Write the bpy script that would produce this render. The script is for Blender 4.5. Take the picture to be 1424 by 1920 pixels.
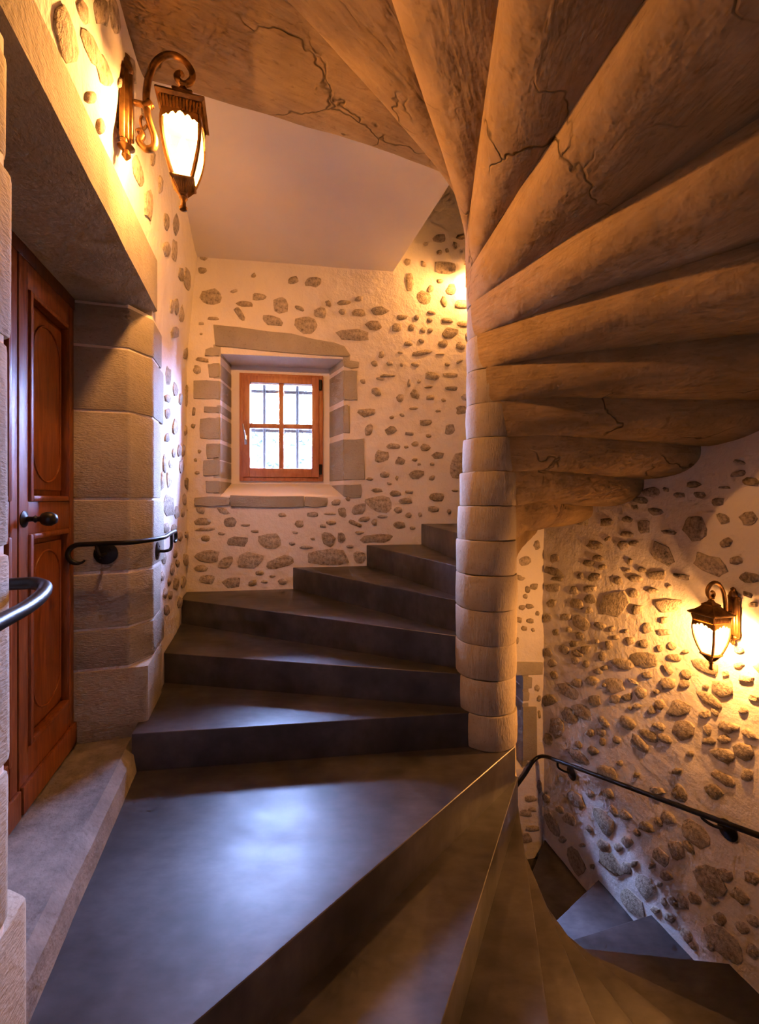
import bpy, bmesh, math, random
from mathutils import Vector, noise
random.seed(7)
for o in list(bpy.data.objects): bpy.data.objects.remove(o)
scene = bpy.context.scene
COL = scene.collection
H = 0.17                                  # riser height; plan and levels below are given in risers
pi = math.pi
# ------------------------------------------------------------------ camera, world, exposure
F, CX, CY = 800.0, 712.0, 936.0           # focal length / principal point in pixels of the 1424x1920 frame
CAM = Vector((-3.37*H, -13.0*H, 7.2*H))
cd = bpy.data.cameras.new('camera'); cam = bpy.data.objects.new('camera', cd); COL.objects.link(cam)
cam.location = CAM; cam.rotation_euler = (pi/2, 0, 0)
cd.sensor_fit = 'HORIZONTAL'; cd.sensor_width = 36; cd.lens = 36*F/1424
cd.shift_y = -(960-CY)/1424; cd.clip_start = 0.02
scene.camera = cam
SKY_STRENGTH = 330.0
LAMP_W = 290.0
LAMP_COL = (1.0, 0.44, 0.12)
w = bpy.data.worlds.new('World'); scene.world = w; w.use_nodes = True
bgn = w.node_tree.nodes['Background']; bgn.inputs[0].default_value = (0.36, 0.49, 1.0, 1); bgn.inputs[1].default_value = SKY_STRENGTH
vs = scene.view_settings; vs.view_transform = 'Standard'; vs.look = 'None'; vs.gamma = 1; vs.use_curve_mapping = False
vs.exposure = 0.1
cy = scene.cycles; cy.max_bounces = 4; cy.diffuse_bounces = 2; cy.glossy_bounces = 2; cy.transmission_bounces = 2; cy.transparent_max_bounces = 8; cy.adaptive_threshold = 0.09; cy.adaptive_min_samples = 12

# ------------------------------------------------------------------ materials
def mat(name, rough=0.6, metal=0.0, spec=0.5):
    m = bpy.data.materials.new(name); m.use_nodes = True
    nt = m.node_tree; b = nt.nodes['Principled BSDF']
    b.inputs['Roughness'].default_value = rough; b.inputs['Metallic'].default_value = metal
    b.inputs['Specular IOR Level'].default_value = spec
    return m, nt, b
def nz(nt, scale, detail=4, rough=0.55, vec=None, stretch=None, dist=0.0):
    n = nt.nodes.new('ShaderNodeTexNoise'); n.inputs['Scale'].default_value = scale
    n.inputs['Detail'].default_value = min(detail, 3); n.inputs['Roughness'].default_value = rough; n.inputs['Distortion'].default_value = dist
    tc = nt.nodes.new('ShaderNodeTexCoord'); src = tc.outputs['Object']
    if stretch:
        mp = nt.nodes.new('ShaderNodeMapping'); mp.inputs['Scale'].default_value = stretch
        nt.links.new(src, mp.inputs[0]); src = mp.outputs[0]
    nt.links.new(src, n.inputs['Vector'])
    return n.outputs[0]
def ramp(nt, src, stops):
    r = nt.nodes.new('ShaderNodeValToRGB'); e = r.color_ramp.elements
    while len(e) < len(stops): e.new(0.5)
    for i, (p, c) in enumerate(stops): e[i].position = p; e[i].color = (*c, 1)
    nt.links.new(src, r.inputs[0]); return r.outputs[0]
def mixc(nt, fac, a, b, mode='MIX'):
    x = nt.nodes.new('ShaderNodeMix'); x.data_type = 'RGBA'; x.blend_type = mode
    for s, v in ((0, fac), (6, a), (7, b)):
        if hasattr(v, 'links'): nt.links.new(v, x.inputs[s])
        else: x.inputs[s].default_value = v if s == 0 else (*v, 1)
    return x.outputs[2]
def bump(nt, b, src, strength=0.4, dist=0.01, prev=None):
    n = nt.nodes.new('ShaderNodeBump'); n.inputs['Strength'].default_value = strength; n.inputs['Distance'].default_value = dist
    nt.links.new(src, n.inputs['Height'])
    if prev is not None: nt.links.new(prev, n.inputs['Normal'])
    nt.links.new(n.outputs[0], b.inputs['Normal']); return n.outputs[0]
def hsum(nt, *terms):                      # weighted sum of height fields, one bump for all of them
    acc = None
    for src, k in terms:
        m = nt.nodes.new('ShaderNodeMath'); m.operation = 'MULTIPLY_ADD'; m.inputs[1].default_value = k; nt.links.new(src, m.inputs[0])
        if acc is None: m.inputs[2].default_value = 0
        else: nt.links.new(acc, m.inputs[2])
        acc = m.outputs[0]
    return acc
def objrand(nt):
    return nt.nodes.new('ShaderNodeObjectInfo').outputs['Random']
def mk_plaster():
    m, nt, b = mat('lime_plaster', 0.85, spec=0.2)
    c = ramp(nt, nz(nt, 2.2, 5), [(0.3, (.76, .70, .645)), (0.7, (.86, .81, .76))])
    nt.links.new(c, b.inputs['Base Color'])
    bump(nt, b, hsum(nt, (nz(nt, 14, 3, 0.6), .011), (nz(nt, 120, 1), .0012)), 1.0, 1.0); return m
def mk_smooth():
    m, nt, b = mat('smooth_plaster', 0.8, spec=0.2)
    nt.links.new(ramp(nt, nz(nt, 1.5, 4), [(0.3, (.83, .77, .725)), (0.7, (.89, .84, .795))]), b.inputs['Base Color'])
    bump(nt, b, nz(nt, 25, 4), 0.08, 0.01); return m
def mk_rubble():
    m, nt, b = mat('rubble_stone', 0.85, spec=0.25)
    base = ramp(nt, objrand(nt), [(0.0, (.36, .315, .255)), (0.35, (.46, .40, .325)), (0.7, (.54, .475, .385)), (1.0, (.42, .345, .255))])
    v = ramp(nt, nz(nt, 45, 6, 0.65), [(0.3, (.42, .39, .36)), (0.48, (.9, .88, .85)), (0.72, (1.3, 1.27, 1.2))])
    nt.links.new(mixc(nt, 1.0, base, v, 'MULTIPLY'), b.inputs['Base Color'])
    bump(nt, b, nz(nt, 60, 6, 0.7), 0.8, 0.012); return m
def mk_dressed(name, c0, c1, stretch, tool=0.5, big=1.4):
    m, nt, b = mat(name, 0.8, spec=0.25)
    base = ramp(nt, nz(nt, big*2, 6, 0.6), [(0.3, c0), (0.7, c1)])
    r = ramp(nt, objrand(nt), [(0, (.86, .85, .84)), (1, (1.08, 1.07, 1.05))])
    base = mixc(nt, 1.0, base, r, 'MULTIPLY')
    sp = ramp(nt, nz(nt, 70, 5, 0.7), [(0.28, (.55, .5, .45)), (0.42, (1, 1, 1))])
    nt.links.new(mixc(nt, 0.6, base, mixc(nt, 1.0, base, sp, 'MULTIPLY')), b.inputs['Base Color'])
    bump(nt, b, hsum(nt, (nz(nt, 60, 2, 0.6, stretch=stretch), tool*.007), (nz(nt, 9, 3, 0.6), .008)), 1.0, 1.0); return m
def mk_soffit():
    m, nt, b = mat('tooled_sandstone', 0.8, spec=0.25)
    base = ramp(nt, nz(nt, 2.5, 4, 0.6), [(0.3, (.285, .20, .10)), (0.7, (.45, .325, .17))])
    base = mixc(nt, 1.0, base, ramp(nt, objrand(nt), [(0, (.88, .87, .86)), (1, (1.06, 1.05, 1.04))]), 'MULTIPLY')
    uv = nt.nodes.new('ShaderNodeUVMap'); uv.uv_map = 'UVMap'
    def gn(sx, sy, sc, det):
        mp = nt.nodes.new('ShaderNodeMapping'); mp.inputs['Scale'].default_value = (sx, sy, 1); nt.links.new(uv.outputs[0], mp.inputs[0])
        n = nt.nodes.new('ShaderNodeTexNoise'); n.inputs['Scale'].default_value = sc; n.inputs['Detail'].default_value = det; n.inputs['Distortion'].default_value = .3
        nt.links.new(mp.outputs[0], n.inputs['Vector']); return n.outputs[0]
    g = gn(1, 7, 7, 3)
    pits = ramp(nt, gn(1, 2.5, 22, 3), [(0.28, (.45, .40, .34)), (0.40, (1, 1, 1))])
    c = mixc(nt, 1.0, base, ramp(nt, g, [(0.3, (.86, .84, .81)), (0.65, (1.05, 1.04, 1.03))]), 'MULTIPLY')
    vo = nt.nodes.new('ShaderNodeTexVoronoi'); vo.feature = 'DISTANCE_TO_EDGE'; vo.inputs['Scale'].default_value = 1.7
    tc = nt.nodes.new('ShaderNodeTexCoord'); dn = nt.nodes.new('ShaderNodeTexNoise'); dn.inputs['Scale'].default_value = 5; dn.inputs['Detail'].default_value = 3
    nt.links.new(tc.outputs['Object'], dn.inputs['Vector'])
    va = nt.nodes.new('ShaderNodeVectorMath'); va.operation = 'MULTIPLY_ADD'; va.inputs[1].default_value = (.35, .35, .35)
    nt.links.new(dn.outputs['Color'], va.inputs[0]); nt.links.new(tc.outputs['Object'], va.inputs[2]); nt.links.new(va.outputs[0], vo.inputs['Vector'])
    line = ramp(nt, vo.outputs['Distance'], [(0.0, (0, 0, 0)), (0.014, (1, 1, 1))])
    msk = ramp(nt, nz(nt, 1.6, 2), [(0.50, (0, 0, 0)), (0.58, (1, 1, 1))])
    crk = mixc(nt, msk, (1, 1, 1), line)
    fc = mixc(nt, 1.0, mixc(nt, 0.45, c, mixc(nt, 1.0, c, pits, 'MULTIPLY')), mixc(nt, 0.6, (1, 1, 1), crk), 'MULTIPLY')
    nt.links.new(fc, b.inputs['Base Color'])
    bump(nt, b, hsum(nt, (crk, .006), (g, .0045), (nz(nt, 26, 2, .65), .0055), (nz(nt, 7, 2), .014)), 1.0, 1.0); return m
def mk_concrete():
    m, nt, b = mat('polished_concrete', 0.32, spec=0.55)
    c = ramp(nt, nz(nt, 3.0, 6, 0.6), [(0.25, (.010, .009, .010)), (0.75, (.092, .083, .089))])
    f = ramp(nt, nz(nt, 11, 5, 0.65, stretch=(1, 2.2, 1)), [(0.2, (.6, .6, .6)), (0.8, (1.4, 1.4, 1.4))])
    nt.links.new(mixc(nt, 1.0, c, f, 'MULTIPLY'), b.inputs['Base Color'])
    rr = nt.nodes.new('ShaderNodeMapRange'); rr.inputs[3].default_value = 0.28; rr.inputs[4].default_value = 0.48
    nt.links.new(nz(nt, 5, 5, 0.6, stretch=(1, 2, 1)), rr.inputs[0]); nt.links.new(rr.outputs[0], b.inputs['Roughness'])
    bump(nt, b, nz(nt, 5, 4, 0.5), 0.12, 0.02); return m
def mk_wood(name, c0, c1, c2, stretch, rough=0.4):
    m, nt, b = mat(name, rough, spec=0.4)
    c = ramp(nt, nz(nt, 14, 6, 0.6, stretch=stretch, dist=0.9), [(0.25, c0), (0.5, c1), (0.75, c2)])
    nt.links.new(c, b.inputs['Base Color'])
    bump(nt, b, nz(nt, 60, 4, stretch=stretch), 0.12, 0.004); return m
def mk_plain(name, c, rough=0.5, metal=0.0, var=0.25, scale=30, bmp=0.15):
    m, nt, b = mat(name, rough, metal)
    k = tuple(x*(1-var) for x in c); l = tuple(min(1, x*(1+var)) for x in c)
    nt.links.new(ramp(nt, nz(nt, scale, 4), [(0.3, k), (0.7, l)]), b.inputs['Base Color'])
    bump(nt, b, nz(nt, scale*3, 3), bmp, 0.003); return m
PLASTER = mk_plaster(); SMOOTH = mk_smooth(); RUBBLE = mk_rubble()
DRESSED = mk_dressed('dressed_sandstone', (.34, .305, .245), (.45, .41, .335), (1, 1, 3))
NEWEL = mk_dressed('newel_sandstone', (.37, .31, .23), (.50, .43, .33), (2.5, 2.5, 0.6), 0.35)
SOFFIT = mk_soffit()
THRESH = mk_dressed('threshold_granite', (.17, .155, .145), (.30, .275, .25), (1, 1, 1), 0.5, 6)
CONC = mk_concrete()
DOORW = mk_wood('door_wood', (.10, .026, .008), (.19, .055, .015), (.28, .09, .026), (3, 3, .35), 0.38)
WINW = mk_wood('window_oak', (.30, .10, .03), (.42, .155, .05), (.50, .20, .075), (3, 3, .5), 0.4)
DOORF = mk_wood('door_wood_shaded', (.05, .014, .005), (.09, .026, .009), (.13, .042, .014), (3, 3, .35), 0.45)  # door wood darkened: the shade on the frame is put into its colour
IRON = mk_plain('wrought_iron', (.016, .016, .018), 0.38, 0.6)
GRILLE = mk_plain('grille_iron', (.005, .006, .007), 0.8, 0.0)
BRONZE = mk_plain('antique_bronze', (.30, .165, .055), 0.36, 0.85, 0.45, 25)
STEEL = mk_plain('brushed_steel', (.35, .34, .33), 0.3, 0.9)
LEAF = mk_plain('hedge_leaves', (.0060, .0092, .0050), 0.8, 0.0, 0.6, 6)
GRASSM = mk_plain('lawn', (.010, .015, .007), 0.9, 0.0, 0.4, 3)
def mk_lampglass():
    m = bpy.data.materials.new('lit_frosted_glass'); m.use_nodes = True; nt = m.node_tree
    nt.nodes.clear(); out = nt.nodes.new('ShaderNodeOutputMaterial')
    t = nt.nodes.new('ShaderNodeBsdfTransparent'); t.inputs[0].default_value = (1, .96, .9, 1)
    e = nt.nodes.new('ShaderNodeEmission'); e.inputs[1].default_value = 3.2
    nt.links.new(ramp(nt, nz(nt, 9, 4), [(0.3, (1.0, .66, .30)), (0.7, (1.0, .74, .40))]), e.inputs[0])
    x = nt.nodes.new('ShaderNodeMixShader'); x.inputs[0].default_value = 0.45
    nt.links.new(t.outputs[0], x.inputs[1]); nt.links.new(e.outputs[0], x.inputs[2]); nt.links.new(x.outputs[0], out.inputs[0]); return m
LAMPGLASS = mk_lampglass(); LAMPGLASS.cycles.emission_sampling = 'NONE'
def mk_bulb():
    m = bpy.data.materials.new('lit_bulb'); m.use_nodes = True; nt = m.node_tree; nt.nodes.clear()
    out = nt.nodes.new('ShaderNodeOutputMaterial'); e = nt.nodes.new('ShaderNodeEmission')
    nt.links.new(ramp(nt, nz(nt, 5), [(0, (1, .72, .40)), (1, (1, .78, .46))]), e.inputs[0]); e.inputs[1].default_value = 18
    nt.links.new(e.outputs[0], out.inputs[0]); return m
BULB = mk_bulb(); BULB.cycles.emission_sampling = 'NONE'
def mk_pane():
    m = bpy.data.materials.new('window_glass'); m.use_nodes = True; nt = m.node_tree; nt.nodes.clear()
    out = nt.nodes.new('ShaderNodeOutputMaterial'); t = nt.nodes.new('ShaderNodeBsdfTransparent'); t.inputs[0].default_value = (.95, .97, .97, 1)
    g = nt.nodes.new('ShaderNodeBsdfGlossy'); g.inputs['Roughness'].default_value = 0.03
    fr = nt.nodes.new('ShaderNodeFresnel'); fr.inputs[0].default_value = 1.45
    x = nt.nodes.new('ShaderNodeMixShader'); nt.links.new(fr.outputs[0], x.inputs[0])
    nt.links.new(t.outputs[0], x.inputs[1]); nt.links.new(g.outputs[0], x.inputs[2]); nt.links.new(x.outputs[0], out.inputs[0]); return m
PANE = mk_pane()

# ------------------------------------------------------------------ object helpers
def tag(o, label=None, cat=None, group=None, kind=None):
    for k, v in (('label', label), ('category', cat), ('group', group), ('kind', kind)):
        if v: o[k] = v
    return o
def empty(name, loc=(0, 0, 0), rz=0.0):
    o = bpy.data.objects.new(name, None); COL.objects.link(o); o.location = loc; o.rotation_euler = (0, 0, rz)
    o.empty_display_size = 0.05; return o
def link_mesh(name, me, m, parent=None, smooth=35):
    if m is not None and not me.materials: me.materials.append(m)
    if smooth:
        me.polygons.foreach_set('use_smooth', [True]*len(me.polygons)); me.set_sharp_from_angle(angle=math.radians(smooth))
    o = bpy.data.objects.new(name, me); COL.objects.link(o); o.parent = parent; return o
def from_bm(name, bm, m, parent=None, smooth=35, center=False):
    bmesh.ops.recalc_face_normals(bm, faces=bm.faces)
    c = Vector((0, 0, 0))
    if center:
        for v in bm.verts: c += v.co
        c /= len(bm.verts)
        for v in bm.verts: v.co -= c
    me = bpy.data.meshes.new(name); bm.to_mesh(me); bm.free()
    o = link_mesh(name, me, m, parent, smooth)
    if center:
        base = parent.location if (parent is not None) else Vector((0, 0, 0))
        o.location = c
    return o
def bevel(bm, off, seg=2, edges=None):
    bmesh.ops.bevel(bm, geom=list(edges if edges is not None else bm.edges), offset=off, segments=seg, profile=0.6, affect='EDGES', clamp_overlap=True)
def add_prism(bm, bottom, top):
    n = len(bottom); a = [bm.verts.new(p) for p in bottom]; b = [bm.verts.new(p) for p in top]
    bm.faces.new(a[::-1]); bm.faces.new(b)
    for i in range(n): bm.faces.new((a[i], a[(i+1) % n], b[(i+1) % n], b[i]))
    return a, b
def add_box(bm, x0, x1, y0, y1, z0, z1):
    add_prism(bm, [(x0, y0, z0), (x1, y0, z0), (x1, y1, z0), (x0, y1, z0)], [(x0, y0, z1), (x1, y0, z1), (x1, y1, z1), (x0, y1, z1)])
def spline(pts, n=6):
    pts = [Vector(p) for p in pts]; out = []
    for i in range(len(pts)-1):
        p0 = pts[max(i-1, 0)]; p1 = pts[i]; p2 = pts[i+1]; p3 = pts[min(i+2, len(pts)-1)]
        for k in range(n):
            t = k/n
            out.append(0.5*((2*p1)+(p2-p0)*t+(2*p0-5*p1+4*p2-p3)*t*t+(3*p1-p0-3*p2+p3)*t**3))
    out.append(pts[-1]); return out
def add_tube(bm, pts, r, seg=10, taper=None):
    pts = [Vector(p) for p in pts]; rings = []; up = None
    for i, p in enumerate(pts):
        t = (pts[min(i+1, len(pts)-1)]-pts[max(i-1, 0)]).normalized()
        if up is None: up = t.orthogonal().normalized()
        up = (up-t*up.dot(t)).normalized(); s = t.cross(up)
        rr = r(i/(len(pts)-1)) if callable(r) else r
        rings.append([bm.verts.new(p+(up*math.cos(a)+s*math.sin(a))*rr) for a in [2*pi*k/seg for k in range(seg)]])
    for a, b in zip(rings, rings[1:]):
        for k in range(seg): bm.faces.new((a[k], a[(k+1) % seg], b[(k+1) % seg], b[k]))
    bm.faces.new(rings[0][::-1]); bm.faces.new(rings[-1])
def add_lathe(bm, prof, seg=20, axis=None, o=(0, 0, 0)):
    # prof: (r, z); revolve about local z, then optional frame axis=(ex,ey,ez)
    o = Vector(o); ex, ey, ez = axis or (Vector((1, 0, 0)), Vector((0, 1, 0)), Vector((0, 0, 1))); rings = []
    for r, z in prof:
        rings.append([bm.verts.new(o+ez*z+(ex*math.cos(a)+ey*math.sin(a))*max(r, 1e-4)) for a in [2*pi*k/seg for k in range(seg)]])
    for a, b in zip(rings, rings[1:]):
        for k in range(seg): bm.faces.new((a[k], a[(k+1) % seg], b[(k+1) % seg], b[k]))
    bm.faces.new(rings[0][::-1]); bm.faces.new(rings[-1])

# ------------------------------------------------------------------ plan of the stairwell
class Wall:
    def __init__(s, O, t, n, lean=None):
        s.O = Vector((O[0]*H, O[1]*H, 0)); s.t = Vector((t[0], t[1], 0)).normalized(); s.n = Vector((n[0], n[1], 0)).normalized(); s.lean = lean
    def b(s, z): return s.lean(z) if s.lean else 0.0
    def P(s, u, z, w=0.0, lean=True):                      # all in risers
        return s.O+s.t*(u*H)+s.n*((w+(s.b(z) if lean else 0))*H)+Vector((0, 0, z*H))
    def hit(s, px, py, w=0.0, lean=True):                  # where a sight line meets the wall: (u, z) in risers
        d = Vector(((px-CX)/F, 1, -(py-CY)/F)); z = 7.0
        for _ in range(4):
            k = ((s.O+s.n*((w+(s.b(z) if lean else 0))*H)-CAM).dot(s.n))/d.dot(s.n); p = CAM+d*k; z = p.z/H
        q = p-s.O; return q.dot(s.t)/H, p.z/H
WL = Wall((-10.24, 0), (-.294, 1), (1, .294), lambda z: 0.10*max(0.0, z-13.8))
WB = Wall((0, 8.0), (1, .14), (.14, -1))
WR = Wall((7.3, 0), (-.267, 1), (-1, -.267))
WF = Wall((0, -16.5), (1, .14), (-.14, 1))
def lineint(A, B):                                          # plan intersection of two walls
    # A.O + a A.t = B.O + b B.t
    d = B.O-A.O; den = A.t.x*B.t.y-A.t.y*B.t.x
    a = (d.x*B.t.y-d.y*B.t.x)/den; return A.O+A.t*a
NW, NE, SE, SW = lineint(WL, WB), lineint(WR, WB), lineint(WR, WF), lineint(WL, WF)
PLAN = [SW, SE, NE, NW]                                     # counter-clockwise
def ray_plan(p, d):                                         # from inside point p along d to the walls
    best = None
    for W in (WL, WB, WR, WF):
        den = d.dot(W.n)
        if den < -1e-6:
            s = (W.O-p).dot(W.n)/den
            if s > 0 and (best is None or s < best): best = s
    return best
def az(p):
    return math.degrees(math.atan2(p.y, p.x))
Z0, Z1 = -16.0, 27.0
def dispf(u, z, seed, amp):
    return amp*(noise.noise(Vector((u*.45, z*.45, seed)))*1.3+noise.noise(Vector((u*1.5, z*1.5, seed+9)))*.6+noise.noise(Vector((u*4, z*4, seed+5)))*.3)
def build_wall(name, W, u0, u1, holes, seed, amp, label, res=0.22, thick=3.0, zlo=Z0, zhi=Z1, mt=None):
    mt = mt or PLASTER
    def lines(a, b, extra):
        n = int((b-a)/res); L = [a+(b-a)*i/n for i in range(n+1)]
        for e in extra:
            L = [x for x in L if abs(x-e) > res*.45 or x in (a, b)]+[e]
        return sorted(set(L))
    us = lines(u0, u1, [h[0] for h in holes]+[h[1] for h in holes]); zs = lines(zlo, zhi, [h[2] for h in holes]+[h[3] for h in holes])
    def inside(u, z): return any(h[0]-1e-6 < u < h[1]+1e-6 and h[2]-1e-6 < z < h[3]+1e-6 for h in holes)
    V, Fc, idx = [], [], {}
    def vert(i, j, back):
        k = (i, j, back)
        if k not in idx:
            u, z = us[i], zs[j]
            d = 0 if inside(u, z) or back else dispf(u, z, seed, amp)
            idx[k] = len(V); V.append(W.P(u, z, (-thick if back else d), lean=not back))
        return idx[k]
    for i in range(len(us)-1):
        for j in range(len(zs)-1):
            if inside((us[i]+us[i+1])/2, (zs[j]+zs[j+1])/2): continue
            Fc.append((vert(i, j, 0), vert(i+1, j, 0), vert(i+1, j+1, 0), vert(i, j+1, 0)))
    # back skin and reveals
    def q(*p):
        b = len(V); V.extend(p); Fc.append((b, b+1, b+2, b+3))
    ub = sorted({u0, u1, *[h[0] for h in holes], *[h[1] for h in holes]}); zb = sorted({zlo, zhi, *[h[2] for h in holes], *[h[3] for h in holes]})
    P = lambda u, z, w: W.P(u, z, w, lean=(w > -1))
    for i in range(len(ub)-1):
        for j in range(len(zb)-1):
            if not inside((ub[i]+ub[i+1])/2, (zb[j]+zb[j+1])/2):
                q(P(ub[i], zb[j], -thick), P(ub[i], zb[j+1], -thick), P(ub[i+1], zb[j+1], -thick), P(ub[i+1], zb[j], -thick))
    for a, b, c, d in [(u0, u1, zlo, zhi)]+list(holes):
        for (p, r) in (((a, c), (b, c)), ((b, c), (b, d)), ((b, d), (a, d)), ((a, d), (a, c))):
            q(P(*p, 0), P(*r, 0), P(*r, -thick), P(*p, -thick))
    me = bpy.data.meshes.new(name); me.from_pydata([tuple(v) for v in V], [], Fc); me.update(); me.materials.append(mt)
    bm = bmesh.new(); bm.from_mesh(me); bmesh.ops.remove_doubles(bm, verts=bm.verts, dist=1e-4); bmesh.ops.recalc_face_normals(bm, faces=bm.faces); bm.to_mesh(me); bm.free()
    o = link_mesh(name, me, PLASTER, None, 50)
    return tag(o, label, 'wall', kind='structure')
# door opening and window openings, in wall coordinates
DU0, DU1, DZ = -7.97, -1.15, 12.5
wu0, _ = WB.hit(413, 800); wu1, _ = WB.hit(645, 800); WZ0, WZ1 = 7.35, 13.85
lu1, _ = WB.hit(981, 1350); lu0 = lu1-5.2; LZ0, LZ1 = -6.4, -1.55
def uof(W, p): return (p-W.O).dot(W.t)/H
wall_left = build_wall('wall_left', WL, uof(WL, SW)-.5, uof(WL, NW)+.4, [(DU0-.35, DU1+.85, -.6, 13.2)], 3.1, .035,
    'white lime plastered rubble wall around the wooden door on the left')
wall_back = build_wall('wall_back', WB, uof(WB, NW)-.4, uof(WB, NE)+.4, [(wu0, wu1, WZ0, WZ1), (lu0, lu1, LZ0, LZ1)], 11.7, .035,
    'white lime plastered rubble wall holding the small oak window')
wall_right = build_wall('wall_right', WR, uof(WR, SE)-.5, uof(WR, NE)+.4, [], 23.3, .05,
    'white lime plastered rubble wall beside the descending steps')
wall_front = build_wall('wall_front', WF, uof(WF, SW)-.4, uof(WF, SE)+.4, [], 31.9, .035, 'dark bare stone wall behind the camera', res=.6, mt=THRESH)

# ------------------------------------------------------------------ rubble stones set in the plaster
def wall_stone(W, wall, seed, amp, px, py, wd, ht, rot=0, prot=.05, sharp=2.4, name='wall_stone'):
    R = random.Random(int(px*7+py*13)); n = 10; ring = []
    a0 = math.radians(rot); ca, sa = math.cos(a0), math.sin(a0)
    sx = R.uniform(-.25, .25)
    for k in range(n):
        a = 2*pi*(k+R.uniform(-.22, .22))/n; c, s_ = math.cos(a), math.sin(a)
        e = 2/sharp; rr = R.uniform(.78, 1.14)
        x = .5*wd*math.copysign(abs(c)**e, c)*rr; y = .5*ht*math.copysign(abs(s_)**e, s_)*rr; x += sx*y*min(1, wd/max(ht, 1))
        ring.append(W.hit(px+x*ca-y*sa, py+x*sa+y*ca))
    cu = sum(r[0] for r in ring)/n; cz = sum(r[1] for r in ring)/n
    tilt = (R.uniform(-.04, .04), R.uniform(-.04, .04))
    base = dispf(cu, cz, seed, amp)
    bm = bmesh.new()
    def rg(f, w): return [bm.verts.new(W.P(cu+(u-cu)*f, cz+(z-cz)*f, (w if w < 0 else base+w)+(tilt[0]*(u-cu)+tilt[1]*(z-cz))*(w > 0))) for u, z in ring]
    r0 = rg(1.0, -.18); r1 = rg(.95, prot*.55); r2 = rg(.70, prot*R.uniform(.9, 1.3))
    c = bm.verts.new(W.P(cu, cz, base+prot*R.uniform(1.0, 1.5)))
    for A, B in ((r0, r1), (r1, r2)):
        for k in range(n): bm.faces.new((A[k], A[(k+1) % n], B[(k+1) % n], B[k]))
    for k in range(n): bm.faces.new((r2[k], r2[(k+1) % n], c))
    return from_bm(name, bm, RUBBLE, wall, 60, center=True)
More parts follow.
